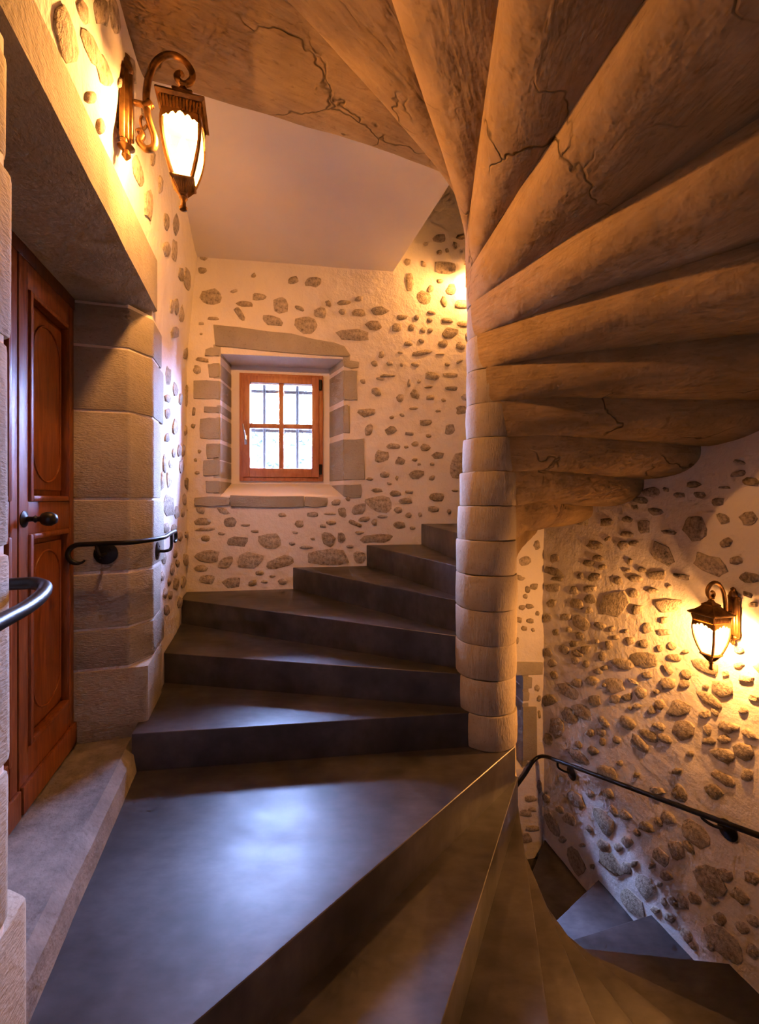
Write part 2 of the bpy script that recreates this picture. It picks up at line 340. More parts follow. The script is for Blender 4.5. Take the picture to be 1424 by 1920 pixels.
BACK = [  # x, y, width, height, turn - read in a 2.498x view whose corner is (330,430)
(130,130,40,30),(125,193,45,30),(165,318,100,80),(365,217,22,22),(275,290,35,15,-15),(392,317,75,32),(325,349,75,28,5),(297,396,30,70,-25),(175,418,55,14),(120,442,26,14),(118,490,14,10),
(493,357,68,78),(549,240,52,36),(643,248,68,42),(448,425,95,45,10),(580,369,45,20,25),(612,445,95,78),(678,390,62,52,15),(715,348,28,30),(788,343,66,22),(858,326,34,26),(780,388,32,26),(857,392,66,32),
(955,383,80,40),(925,450,75,42,10),(828,495,170,50,5),(1060,412,50,25),(1033,462,46,40),(1128,415,26,24),(1103,462,26,30),(1095,248,35,75),(1165,320,60,65),(1085,155,30,30),(1160,163,24,28),(1237,45,60,40),
(1308,78,20,36),(1338,36,46,24),(1265,178,110,58),(1238,243,30,22),(1195,278,24,34),(1290,285,46,50),(1257,338,28,45),(1340,352,70,45),(1195,390,40,20),(1190,425,24,20),(1272,428,56,24),(1345,442,50,30),
(1158,472,22,26),(1192,472,26,24),(1283,485,78,48),(1365,498,16,28),(1252,537,44,36),(1332,546,40,34),(1150,522,26,24),(1087,537,44,24),(1152,578,90,26,-8),(1050,578,24,12),(963,585,24,32),(930,628,28,32),
(1003,628,30,22),(1057,635,14,18),(1120,635,38,22),(1273,632,22,18),(1240,585,40,10),(1330,618,36,14,-30),(990,685,70,14),(1198,687,62,42),(1290,683,70,26),(1185,738,36,12,-10),(1092,722,16,36),(1140,713,18,18),
(1288,745,56,20),(877,712,24,22),(940,763,42,38),(1050,790,34,36),(1120,773,38,42),(1192,788,36,24),(1115,838,40,14),(1355,787,36,28),(1338,848,48,38),(893,858,84,40),(902,938,38,50),(1007,943,52,36),(1095,957,40,18),
(1172,905,60,32),(1185,968,22,18),(1285,937,44,54),(1018,1015,66,26),(1122,1005,34,26),(1168,1022,46,36),(1080,1020,20,14),(963,1065,72,56),(1050,1085,42,36),(1118,1080,24,16),(1227,1060,52,34),(1320,1107,78,110),
(975,1150,44,30),(1128,1147,64,40),(1200,1165,28,24),(1035,1165,14,22),(908,1170,30,14),(943,1222,50,18),(1030,1238,54,26),(1092,1230,36,16),(1223,1252,76,42),(1307,1225,28,10),(950,1285,120,76),(860,1310,70,45,-20),
(1075,1272,66,30),(1040,1315,34,32),(1090,1338,26,24),(967,1345,44,14),(1205,1310,50,30),(1280,1322,20,22),(1145,1337,18,20),(883,1358,50,26),(930,1373,26,34),(840,1378,66,20,25),(780,1327,40,44),(722,1332,52,12),
(640,1335,56,24),(497,1338,38,18),(577,1380,40,34),(727,1375,44,20),(775,1445,40,46),(712,1452,60,64),(860,1420,40,16),(1050,1383,54,32),(945,1447,140,44,-5),(642,1450,20,14),(545,1473,28,18),(610,1490,60,14),
(817,1485,32,14),(440,1460,110,68),(292,1463,98,46),(125,1370,75,36),(135,1405,90,18),(115,1315,42,32),(223,1320,60,24,20),(250,1373,56,44),(327,1386,42,12),(215,1425,32,14),(370,1415,36,14),(140,1448,38,28),
(150,1533,108,56),(235,1557,78,46,-40),(352,1550,115,74),(495,1557,130,50,-15),(707,1535,188,74),(118,1588,62,34),(150,1638,72,44),(262,1655,85,54),(392,1608,42,20),(360,1656,36,28),(415,1650,30,14),(452,1625,28,12),
(500,1650,40,28),(860,1535,60,50),(85,855,14,40),(82,922,20,22),(110,1040,18,16),(92,1080,14,16),(100,1140,20,16),(100,658,36,38),(125,610,60,22,8),(748,1280,40,28),(805,1262,20,24),(1200,1100,20,14),(1255,800,20,16),
(1230,850,26,14),(1010,880,22,14),(960,700,40,16),(1060,870,22,16),(1000,1190,22,12),(1140,1100,16,12),(690,1390,30,14),(560,1420,26,12),(1180,1420,40,18),(1110,1400,28,14),(1235,110,24,22),(1170,70,20,18),(1270,100,16,22)]
for s in BACK:
    px, py = 330+s[0]/2.498, 430+s[1]/2.498
    wall_stone(WB, wall_back, 11.7, .035, px, py, s[2]/2.22, s[3]/2.22, s[4] if len(s) > 4 else 0, prot=.045)
for s in [(970+8,1085,14,8),(985,1052,26,18,-25),(973,1082,12,8),(990,1105,12,14),(979,1139,14,10),(993,1137,18,10),(973,1162,14,12),(994,1164,16,10),(983,1178,12,10),(1000,1181,8,8),(970,1201,8,14),(1007,1022,14,18),(1002,1100,16,14),
          (985,1525,28,14),(996,1498,26,12),(1000,1553,30,12),(976,1560,14,10),(998,1518,18,8),(986,1572,30,20),(1012,1475,10,26),(1011,1310,8,12),(1012,1340,6,16),(985,1118,10,10),(1008,1150,8,10),(1008,1290,10,14)]:
    wall_stone(WB, wall_back, 11.7, .035, *s[:4], s[4] if len(s) > 4 else 0, prot=.05)
for s in [(905,560,22,14),(930,600,26,18),(900,640,16,12),(940,680,26,16),(905,730,24,16),(945,770,22,14),(915,820,24,18),(940,870,22,14),(905,900,20,14),(930,930,24,16),(890,430,22,14),(915,390,24,16),(940,450,26,16)]:
    wall_stone(WB, wall_back, 11.7, .035, *s, prot=.05)
RIGHT = [  # read in a 2.718x view whose corner is (900,850)
(385,535,42,44),(380,605,105,40,20),(395,640,60,24,10),(375,685,80,40),(370,765,50,40),(350,840,40,46),(590,470,80,46),(555,560,55,32,20),(515,625,36,32),(585,632,70,40),(605,535,50,36),(630,580,40,26),(655,437,30,20,-20),(735,470,50,44),(785,460,44,30),
(755,413,70,34,8),(650,350,65,44),(755,337,48,32,20),(837,375,60,66),(793,277,32,26),(820,240,76,36,12),(877,198,84,54),(955,185,26,22),(1020,213,56,26),(1095,160,66,28),(1125,212,50,34),(1218,245,66,38),(1255,175,56,14),(1325,105,74,30,-10),(1330,45,60,20,15),
(1385,145,90,40,10),(900,297,70,38,5),(962,403,82,20,10),(1095,378,105,125),(1245,332,60,54),(1378,330,86,60),(1262,455,60,42,-20),(1183,567,175,80,22),(1305,545,66,38),(1375,632,110,52),(930,515,80,130,-35),(1033,628,82,28,8),(765,552,24,32),(750,600,30,20),
(705,650,40,42),(793,640,72,34,15),(825,595,40,32,25),(905,622,88,50),(880,700,60,32),(967,680,20,24),(787,715,44,44),(692,768,135,130),(563,690,66,34),(565,745,54,44),(563,802,34,36),(495,765,68,54),(480,700,40,46),(440,835,55,34),(520,868,110,64,15),(455,900,28,30),
(390,912,30,34),(515,930,40,44),(620,880,60,32,15),(678,897,30,28),(755,905,20,22),(700,938,34,20),(770,955,40,44),(857,890,48,50),(805,795,52,50),(945,850,34,36),(970,775,140,70),(940,912,70,32),(665,975,36,44),(605,960,18,22),(540,1000,55,42),(480,970,44,32),
(500,1020,56,34,25),(430,1000,56,40,20),(350,1015,44,44),(370,1070,46,40),(490,1055,40,36),(545,1075,34,36),(630,1033,36,42),(640,1093,38,26),(605,1110,44,34),(840,970,50,44,20),(920,992,28,34),(980,980,46,34,20),(990,1040,72,38,15),(1050,1010,34,20),(838,1050,140,82,5),
(732,1075,105,60,12),(690,1180,90,84),(855,1130,55,36),(960,1100,36,60,-20),(965,1170,74,56),(1047,1175,44,50,25),(1055,1125,52,44,25),(1150,1085,135,66,20),(1245,1200,104,94),(1170,1255,150,54,28),(1155,1190,30,24),(1255,1122,30,26),(1360,1150,80,36,10),(1320,1080,48,32),
(1322,1000,46,36),(1345,1310,44,36),(1400,1245,60,36,20),(825,1222,60,56),(750,1243,50,38),(690,1250,56,44),(575,1160,66,50,25),(497,1170,66,46,30),(450,1210,110,60,35),(590,1258,56,64),(525,1315,100,76,20),(460,1340,96,60,45),(380,1130,40,40),(355,1260,70,56),(395,1395,76,100,-20),
(350,1460,50,60),(635,1370,76,36,45),(565,1425,46,40,30),(620,1420,50,44,30),(505,1485,46,30,45),(580,1515,50,50),(630,1470,30,36),(700,1460,44,40),(755,1375,86,56,35),(815,1478,110,54,40),(865,1440,106,46,35),(915,1390,66,40,20),(880,1310,44,44),(920,1280,50,56),
(1020,1300,110,90,10),(1035,1410,110,100,-5),(1150,1330,54,40,20),(1200,1320,44,28,30),(1270,1395,94,56,20),(1380,1430,84,38,25),(1350,1520,110,80,20),(1240,1535,130,66,15),(1170,1465,70,40),(1250,1455,56,50,30),(1160,1410,40,54),(945,1455,84,36,25),(505,1545,126,56,35),(655,1625,110,64,25),
(720,1580,30,30),(800,1640,30,26),(1005,1620,46,36),(1070,1530,40,30),(1240,1655,124,50,30),(1365,1640,62,60),(1195,1720,100,60,45),(900,1720,70,40,20),(1020,1720,90,50,60),(805,1290,40,24,10),(770,1300,26,20),(780,1160,60,22,30),(905,1215,30,24),(640,1180,24,20),(1400,770,40,30),(1370,720,50,24,25),(1130,640,0,0)]
RIGHT2 = [ # read in a 1.967x view whose corner is (700,1350)
(640,290,24,36),(663,385,100,36,65),(745,290,80,46,40),(855,375,110,56,52),(727,365,54,34,40),(752,525,110,50,58),(800,400,32,20,50),(775,462,22,16),(850,462,56,36,45),(880,530,120,56,48),(905,470,38,28,40),(940,450,46,36,40),(935,545,52,38,60),(965,530,26,26),(1005,612,100,60,60),
(955,672,130,64,48),(810,540,20,20),(800,270,34,24,40),(872,272,48,32,45),(887,335,42,24,55),(932,350,48,32,45),(1010,392,62,38,35),(1055,378,42,28,45),(1085,360,66,42,38),(1130,275,70,44,60),(1190,415,124,70,40),(1120,480,84,50,60),(1065,505,80,50,45),(975,415,34,22,50),(1030,537,28,24),(1085,575,52,32,45),
(1060,605,24,20),(1245,590,140,80,52),(1300,570,60,40,40),(1355,645,80,46,45),(1245,655,70,30,42),(1185,655,58,34,55),(1145,670,66,34,55),(1110,670,46,30,50),(1075,670,34,22,50),(1100,730,44,30,45),(1160,795,66,34,60),(1290,820,200,80,42),(1280,735,56,34,50),(1360,765,58,34,45),(1405,740,60,34,42),(1400,580,66,46,35),
(1400,850,56,36,42),(1245,835,36,26,45),(1180,830,40,20,50),(1165,465,60,26,45),(1345,460,0,0),(1210,545,30,22),(700,440,30,22,50),(690,330,34,26,50),(830,610,26,20,50),(1045,700,36,24,45),(1010,540,0,0),(1235,480,0,0)]
for s in RIGHT:
    if s[2]: wall_stone(WR, wall_right, 23.3, .05, 900+s[0]/2.718, 850+s[1]/2.718, s[2]/2.4, s[3]/2.4, s[4] if len(s) > 4 else 0, prot=.07)
for s in RIGHT2:
    if s[2]: wall_stone(WR, wall_right, 23.3, .05, 700+s[0]/1.967, 1350+s[1]/1.967, s[2]/1.78, s[3]/1.78, s[4] if len(s) > 4 else 0, prot=.07)
Rr = random.Random(99); done = []
while len(done) < 66:                                   # the wall goes on beyond the frame
    u, z = Rr.uniform(-8.2, -.4), Rr.uniform(-7, 8.5); p = WR.P(u, z)-CAM
    px, py = CX+F*p.x/p.y, CY-F*p.z/p.y; D = p.y/H; sz = Rr.uniform(.28, .8)
    if px < 1448 or any((u-a)**2+(z-b)**2 < (sz*.6+c*.6)**2 for a, b, c in done): continue
    done.append((u, z, sz)); wall_stone(WR, wall_right, 23.3, .05, px, py, sz*1.5*F/D, sz*Rr.uniform(.5, .9)*F/D, Rr.uniform(10, 40), prot=.07)
wall_stone(WR, wall_right, 23.3, .05, 1080, 969, 58, 34, 2, prot=.14, sharp=7, name='squared_stone')
LEFT1 = [(340,170,110,310,-8),(440,60,56,120,-15),(485,260,60,210,-18),(555,385,62,160,-12),(545,60,66,150,-10),(615,80,46,170,-5),(700,370,40,140,-5),(482,522,64,60),(535,678,38,80,-8),(735,915,46,150,-8),(795,1090,42,160),(855,990,18,100),
 (815,850,20,80),(885,1180,24,90),(940,1200,30,110,-5),(885,1330,38,70),(930,1335,30,110),(965,1470,26,70),(1000,1490,36,120),(912,1640,18,80),(940,1640,16,80),(970,1680,24,90),(640,440,20,60),(770,600,24,90),(850,1420,0,0),(700,800,0,0)]
LEFT2 = [(940,95,18,80),(965,150,18,60),(990,350,22,60),(930,240,36,60),(898,470,26,90),(935,540,22,70),(890,590,28,40),(1000,580,24,110),(962,590,16,60),(890,670,24,50),(935,740,28,80),(890,800,22,50),(930,880,18,50),(978,870,14,60),(956,870,14,60),
 (880,940,16,90),(910,940,16,40),(968,950,16,70),(905,1020,26,90),(868,1030,16,90),(1000,1050,24,70),(900,1165,46,110),(940,1200,28,60),(855,1180,16,60),(885,1280,36,50),(922,1285,24,50),(1000,1320,26,40),(850,1310,14,50),(920,1500,22,60),(990,1450,24,70),
 (940,1580,28,60),(980,1570,26,60),(880,1630,22,50),(912,1640,18,50),(960,1680,22,60),(890,1720,28,50),(870,1440,20,60),(935,1420,22,50),(960,1330,20,46),(975,1200,16,50),(990,760,14,50),(1010,880,14,60),(985,1130,16,60),(1005,1200,14,60),(860,1540,16,50),(950,1470,18,40),(905,1570,18,40)]
for s in LEFT1:
    if s[2]: wall_stone(WL, wall_left, 3.1, .035, s[0]/2.848, s[1]/2.848, s[2]/2.45, s[3]/2.5, s[4] if len(s) > 4 else 0, prot=.05)
for s in LEFT2:
    if s[2]: wall_stone(WL, wall_left, 3.1, .035, s[0]/2.848, 540+s[1]/2.848, s[2]/2.45, s[3]/2.5, s[4] if len(s) > 4 else 0, prot=.05)

# ------------------------------------------------------------------ dressed stone blocks (window and door surrounds)
def roughen(bm, amp, sc=6.0, seed=0.0):
    for v in bm.verts:
        p = v.co*sc+Vector((seed, seed*2, 0)); v.co += Vector((noise.noise(p), noise.noise(p+Vector((7, 3, 1))), noise.noise(p+Vector((2, 9, 4)))))*amp
def subdiv(bm, maxlen):
    for _ in range(4):
        es = [e for e in bm.edges if e.calc_length() > maxlen]
        if not es: break
        bmesh.ops.subdivide_edges(bm, edges=es, cuts=1, use_grid_fill=True)
def block_uw(W, poly, z0, z1, name, parent, m=DRESSED, bv=.012, rough=.003, zt=None, maxlen=.12):
    """upright block: plan outline in (u, w), from z0 to z1 (risers)"""
    bm = bmesh.new()
    add_prism(bm, [W.P(u, z0, ww, False) for u, ww in poly], [W.P(u, z1, ww, False) for u, ww in poly])
    bevel(bm, bv, 2); roughen(bm, rough, 5, z0); return from_bm(name, bm, m, parent, 40, center=True)
def block_px(W, pts, w0, w1, name, parent, m=DRESSED, bv=.006, rough=.002):
    """block whose face outline is given by sight lines onto the wall"""
    uz = [W.hit(x, y) for x, y in pts]; bm = bmesh.new()
    add_prism(bm, [W.P(u, z, w1) for u, z in uz], [W.P(u, z, w0) for u, z in uz])
    bevel(bm, bv, 2); roughen(bm, rough, 9, pts[0][0]); return from_bm(name, bm, m, parent, 40, center=True)
RECESS = 1.65
def c4(x, y): return 330+x/2.498, 430+y/2.498
def rect4(x0, y0, x1, y1, seed=1, j=5):
    R = random.Random(seed); q = []
    for (a, b) in ((x0, y0), ((x0+x1)/2, y0), (x1, y0), (x1, (y0+y1)/2), (x1, y1), ((x0+x1)/2, y1), (x0, y1), (x0, (y0+y1)/2)):
        q.append(c4(a+R.uniform(-j, j)*(a != 205 and a != 787), b+R.uniform(-j, j)))
    return q
def quoin(x0, y0, x1, y1, sd):
    pts = rect4(x0, y0, x1, y1, sd); block_px(WB, pts, .06, -.35, 'quoin_stone', wall_back)
for i, q in enumerate([(135,558,205,595),(152,632,205,694),(86,712,205,798),(132,828,205,862),(112,885,205,980),(146,1008,205,1072),(132,1078,205,1152),(140,1178,205,1234),
                       (787,618,857,648),(787,662,850,798),(787,824,812,952),(787,982,885,1175),(787,1196,870,1255)]): quoin(*q, i+2)
# reveal blocks: the cheeks of the window recess, in the same courses
def courses(W, u, ue, side, zlist, parent, dpt):
    for a, b in zlist:
        bm = bmesh.new(); e = .035*side
        add_prism(bm, [W.P(u-side*.3, a, .02), W.P(u+e, a, .02), W.P(ue+e, a, -dpt), W.P(ue-side*.3, a, -dpt)], [W.P(u-side*.3, b, .02), W.P(u+e, b, .02), W.P(ue+e, b, -dpt), W.P(ue-side*.3, b, -dpt)])
        bevel(bm, .006, 2); from_bm('reveal_stone', bm, DRESSED, parent, 40, center=True)
ueL = WB.hit(433, 800, -RECESS)[0]; ueR = WB.hit(619, 800, -RECESS)[0]
zc = lambda y: WB.hit(413, 430+y/2.498)[1]
courses(WB, wu0, ueL, 1, [(zc(595), zc(540)), (zc(700), zc(632)), (zc(800), zc(712)), (zc(862), zc(824)), (zc(985), zc(880)), (zc(1080), zc(1003)), (zc(1165), zc(1084)), (zc(1238), zc(1180))], wall_back, RECESS)
zr = lambda y: WB.hit(645, 430+y/2.498)[1]
courses(WB, wu1, ueR, -1, [(zr(640), zr(590)), (zr(800), zr(660)), (zr(955), zr(826)), (zr(1175), zr(984)), (zr(1252), zr(1196))], wall_back, RECESS)
block_px(WB, [c4(*p) for p in ((175,447),(300,462),(430,480),(540,490),(640,515),(740,530),(790,548),(818,590),(808,600),(640,588),(420,570),(185,548))], .07, -RECESS-.1, 'lintel_stone', wall_back, bv=.008)
for q in (rect4(90,1253,252,1292,40), rect4(256,1247,600,1300,41), rect4(604,1256,708,1302,42)): block_px(WB, q, .10, -.3, 'sill_stone', wall_back)
for u_, ue_, sd in ((wu0, ueL, 1), (wu1, ueR, -1)):
    bm = bmesh.new(); q = [(u_-sd*.3, .0), (u_+sd*.015, .0), (ue_+sd*.015, -RECESS), (ue_-sd*.9, -RECESS)]
    add_prism(bm, [WB.P(a, WZ0, b) for a, b in q], [WB.P(a, WZ1, b) for a, b in q]); from_bm('plaster_cheek', bm, PLASTER, wall_back, 40)
# back plate around the frame and the sloping plaster sill
fu0, fz1 = WB.hit(450, 700, -RECESS); fu1, _ = WB.hit(606, 800, -RECESS); fz0 = WB.hit(450, 902, -RECESS)[1]
def plate(W, name, u0, u1, z0, z1, a0, a1, b0, b1, d0, d1, parent, m=SMOOTH):
    bm = bmesh.new()
    for (ua, ub, za, zb) in ((u0, a0, z0, z1), (a1, u1, z0, z1), (a0, a1, b1, z1), (a0, a1, z0, b0)):
        add_prism(bm, [W.P(ua, za, d1), W.P(ub, za, d1), W.P(ub, zb, d1), W.P(ua, zb, d1)], [W.P(ua, za, d0), W.P(ub, za, d0), W.P(ub, zb, d0), W.P(ua, zb, d0)])
    return from_bm(name, bm, m, parent, 40)
plate(WB, 'recess_back', wu0-.1, wu1+.1, WZ0-.1, WZ1+.1, fu0+.1, fu1-.1, fz0+.1, fz1-.1, -RECESS, -2.6, wall_back)
def sill(W, ua, ub, z0, zf, parent, name):
    bm = bmesh.new(); a = [W.P(ua, z0-.3, .03), W.P(ua, z0, .03), W.P(ua, zf, -RECESS), W.P(ua, z0-.3, -RECESS)]; b = [W.P(ub, z0-.3, .03), W.P(ub, z0, .03), W.P(ub, zf, -RECESS), W.P(ub, z0-.3, -RECESS)]
    add_prism(bm, a, b); bevel(bm, .008, 2); return from_bm(name, bm, SMOOTH, parent, 40)
sill(WB, wu0, wu1, WZ0, fz0-.12, wall_back, 'sloping_sill')
# lower window surround: right hand cheek and quoins
courses(WB, lu1, lu1, -1, [(-6.3, -3.1), (-3.0, -2.35), (-2.25, -1.6)], wall_back, RECESS)
courses(WB, lu0, lu0, 1, [(-6.3, -4.6), (-4.5, -3.0), (-2.9, -1.6)], wall_back, RECESS)
for q in (((980,1325),(1006,1325),(1007,1425),(980,1425)), ((980,1268),(998,1270),(997,1290),(980,1292)), ((980,1296),(993,1298),(992,1312),(980,1314))):
    block_px(WB, q, .07, -.35, 'quoin_stone', wall_back)
block_px(WB, ((900,1238),(1018,1242),(1017,1264),(900,1268)), .08, -1.0, 'lintel_stone', wall_back)
sill(WB, lu0, lu1, LZ0, LZ0+.6, wall_back, 'sloping_sill')

# door surround: jamb blocks, lintel, threshold (children of the left wall)
FARZ = [.45, 2.57, 3.66, 5.2, 7.2, 9.6, 11.36, 12.52]
for i in range(len(FARZ)-1):
    q = (.75, 1.15, .6, 1.1, .65, 1.05, .8)[i]; a, b = FARZ[i]+.03, FARZ[i+1]-.03
    ch = .7 if i else .04
    poly = [(-1.15+ch, .08), (q, .08), (q, -2.6), (-1.15, -2.6), (-1.15, -.4 if i else -.02)]
    block_uw(WL, poly, a, b, 'jamb_stone', wall_left, rough=.004)
block_uw(WL, [(-.40, .035), (.5, .035), (.5, -2.9), (-1.11, -2.9), (-1.11, -.42)], -.5, 12.6, 'mortar_bed', wall_left, PLASTER, bv=.004, rough=0)
block_uw(WL, [(-10.6, .06), (-10.6, -2.9), (-8.02, -2.9), (-8.02, -.28), (-8.26, .06)], -.5, 12.7, 'mortar_bed', wall_left, PLASTER, bv=.004, rough=0)
NEARZ = [-.6, 2.1, 4.0, 6.6, 9.1, 11.2, 12.55]
for i in range(len(NEARZ)-1):
    a, b = NEARZ[i]+.035, NEARZ[i+1]-.035
    q = (-7.55, -7.97, -7.92, -7.98, -7.9, -7.97)[i]
    block_uw(WL, [(-10.8, .10), (-10.8, -2.6), (q, -2.6), (q, -.25), (q-.25, .10)], a, b, 'jamb_stone', wall_left, bv=.02, rough=.006)
def section_block(W, sec, u0, u1, name, parent, m=DRESSED, bv=.012, rough=.003, cuts=8):
    bm = bmesh.new(); rings = []
    for k in range(cuts+1):
        u = u0+(u1-u0)*k/cuts; rings.append([bm.verts.new(W.P(u, z, ww, False)) for ww, z in (sec(k/cuts) if callable(sec) else sec)])
    n = len(rings[0])
    for A, B in zip(rings, rings[1:]):
        for k in range(n): bm.faces.new((A[k], A[(k+1) % n], B[(k+1) % n], B[k]))
    bm.faces.new(rings[0][::-1]); bm.faces.new(rings[-1])
    es = [e for e in bm.edges if len(e.link_faces) == 2 and e.calc_face_angle(0) > .3]
    bevel(bm, bv, 2, es); roughen(bm, rough, 5, u0); return from_bm(name, bm, m, parent, 40, center=True)
section_block(WL, lambda t: [(.12, 12.88), (.12, 13.75+.65*t), (-2.6, 14.2), (-2.6, 12.55), (-.5, 12.55)], -8.9, -.15, 'lintel_stone', wall_left, rough=.005)
section_block(WL, [(.04, -.6), (-.12, .45), (-.32, .62), (-3.0, .62), (-3.0, -.6)], -8.3, -1.0, 'threshold_stone', wall_left, THRESH, bv=.02, rough=.004, cuts=14)

# ------------------------------------------------------------------ stairs: azimuth of each riser line (degrees, falling as the stair climbs)
R0 = .82*H
PHI = {0: 225.3, 1: 187.1, 2: 170.0, 3: 156.0, 4: 135.1, 5: 116.1, 6: 97.5, 7: 79, 8: 61, 9: 43, 10: 25,
       -1: 242.3, -2: 257.5, -3: 270.3, -4: 287, -5: 309, -6: 331, -7: 354, -8: 375, -9: 395, -10: 415, -11: 435, -12: 455, -13: 475, -14: 495}
def nose(k):
    a = math.radians(PHI[k]); d = Vector((math.cos(a), math.sin(a), 0)); m = Vector((math.sin(a), -math.cos(a), 0)); return d, -m*(R0 if k < 1 else {1: .5, 2: .45}.get(k, .3)*H)
def boundary(d1, p1, d2, p2, pad=.03):
    """outer plan outline from line 1 (down side) to line 2 (up side, clockwise) along the walls"""
    a = p1+d1*(ray_plan(p1, d1)+pad); b = p2+d2*(ray_plan(p2, d2)+pad)
    t1 = az(a); t2 = az(b); span = (t1-t2) % 360
    cs = sorted([((t1-az(c)) % 360, c) for c in PLAN]); mid = [c*1.01 for s, c in cs if s < span]
    return [a]+mid+[b]
def tread(name, k, kn, thick, parent, over=.03, bv=.006):
    d1, p1 = nose(k); d2, p2 = nose(kn); m2 = Vector((math.sin(math.radians(PHI[kn])), -math.cos(math.radians(PHI[kn])), 0))
    out = boundary(d1, p1, d2, p2+m2*over)
    inner = [p2+m2*over+d2*0.0, Vector((0, 0, 0)), p1]
    poly = out+inner
    z = k*H; bm = bmesh.new()
    a, b = add_prism(bm, [Vector((p.x, p.y, z-thick)) for p in poly][::-1], [Vector((p.x, p.y, z)) for p in poly][::-1])
    bm.normal_update()
    es = [e for e in bm.edges if all(abs(v.co.z-z) < 1e-5 for v in e.verts) and ((e.verts[0].co-Vector((p1.x, p1.y, z))).length < 1e-4 or (e.verts[1].co-Vector((p1.x, p1.y, z))).length < 1e-4)]
    if bv: bevel(bm, bv, 3, es)
    bmesh.ops.triangulate(bm, faces=[f for f in bm.faces if len(f.verts) > 4])
    return from_bm(name, bm, CONC, parent, 30)
floor = tread('floor', 0, 1, .2, None); tag(floor, 'polished dark grey concrete landing in front of the wooden door', 'floor', kind='structure')
stair = empty('spiral_staircase'); tag(stair, 'dark polished concrete winding steps around the stone newel', 'staircase')
for k in range(1, 10): tread('step', k, k+1, H*1.15, stair)
for k in range(-1, -14, -1): tread('step', k, k+1, H*1.15, stair)
bm = bmesh.new(); zf = -14*H
add_prism(bm, [Vector((c.x*1.05, c.y*1.05, zf-.3)) for c in PLAN], [Vector((c.x*1.05, c.y*1.05, zf)) for c in PLAN])
tag(from_bm('floor_lower', bm, CONC, None, 30), 'dark concrete floor at the foot of the stairs', 'floor', kind='structure')

# newel: one drum per riser
newel = empty('newel_column', (0, 0, -14*H)); tag(newel, 'round sandstone newel column stacked from drums at the stair centre', 'column')
def lerp(a, b, t): return a+(b-a)*max(0, min(1, t))
for k in range(-14, 17):
    zm = k+.5; R = random.Random(k*31)
    r = lerp(.151, .1235, (zm-6)/4)*R.uniform(.985, 1.02); cx = lerp(-.021, .004, (zm-6)/4)+R.uniform(-.003, .003); cy = R.uniform(-.003, .003)
    z0, z1 = k*H+.0006, (k+1)*H-.0006; b = .004; prof = [(r-.010, z0), (r-.003, z0+.0015), (r, z0+b+.004), (r+.0015, (z0+z1)/2), (r, z1-b-.004), (r-.003, z1-.0015), (r-.010, z1)]
    bm = bmesh.new(); seg = 40; rings = []
    for rr, z in prof:
        rings.append([bm.verts.new((cx+math.cos(a)*(rr+.004*noise.noise(Vector((math.cos(a)*2, math.sin(a)*2, z*9)))), cy+math.sin(a)*(rr+.004*noise.noise(Vector((math.cos(a)*2+5, math.sin(a)*2, z*9)))), z+.004*noise.noise(Vector((math.cos(a)*1.5, math.sin(a)*1.5, k*3.1)))+14*H)) for a in [2*pi*i/seg for i in range(seg)]])
    for A, B in zip(rings, rings[1:]):
        for i in range(seg): bm.faces.new((A[i], A[(i+1) % seg], B[(i+1) % seg], B[i]))
    bm.faces.new(rings[0][::-1]); bm.faces.new(rings[-1])
    from_bm('stone_drum', bm, NEWEL, newel, 50)
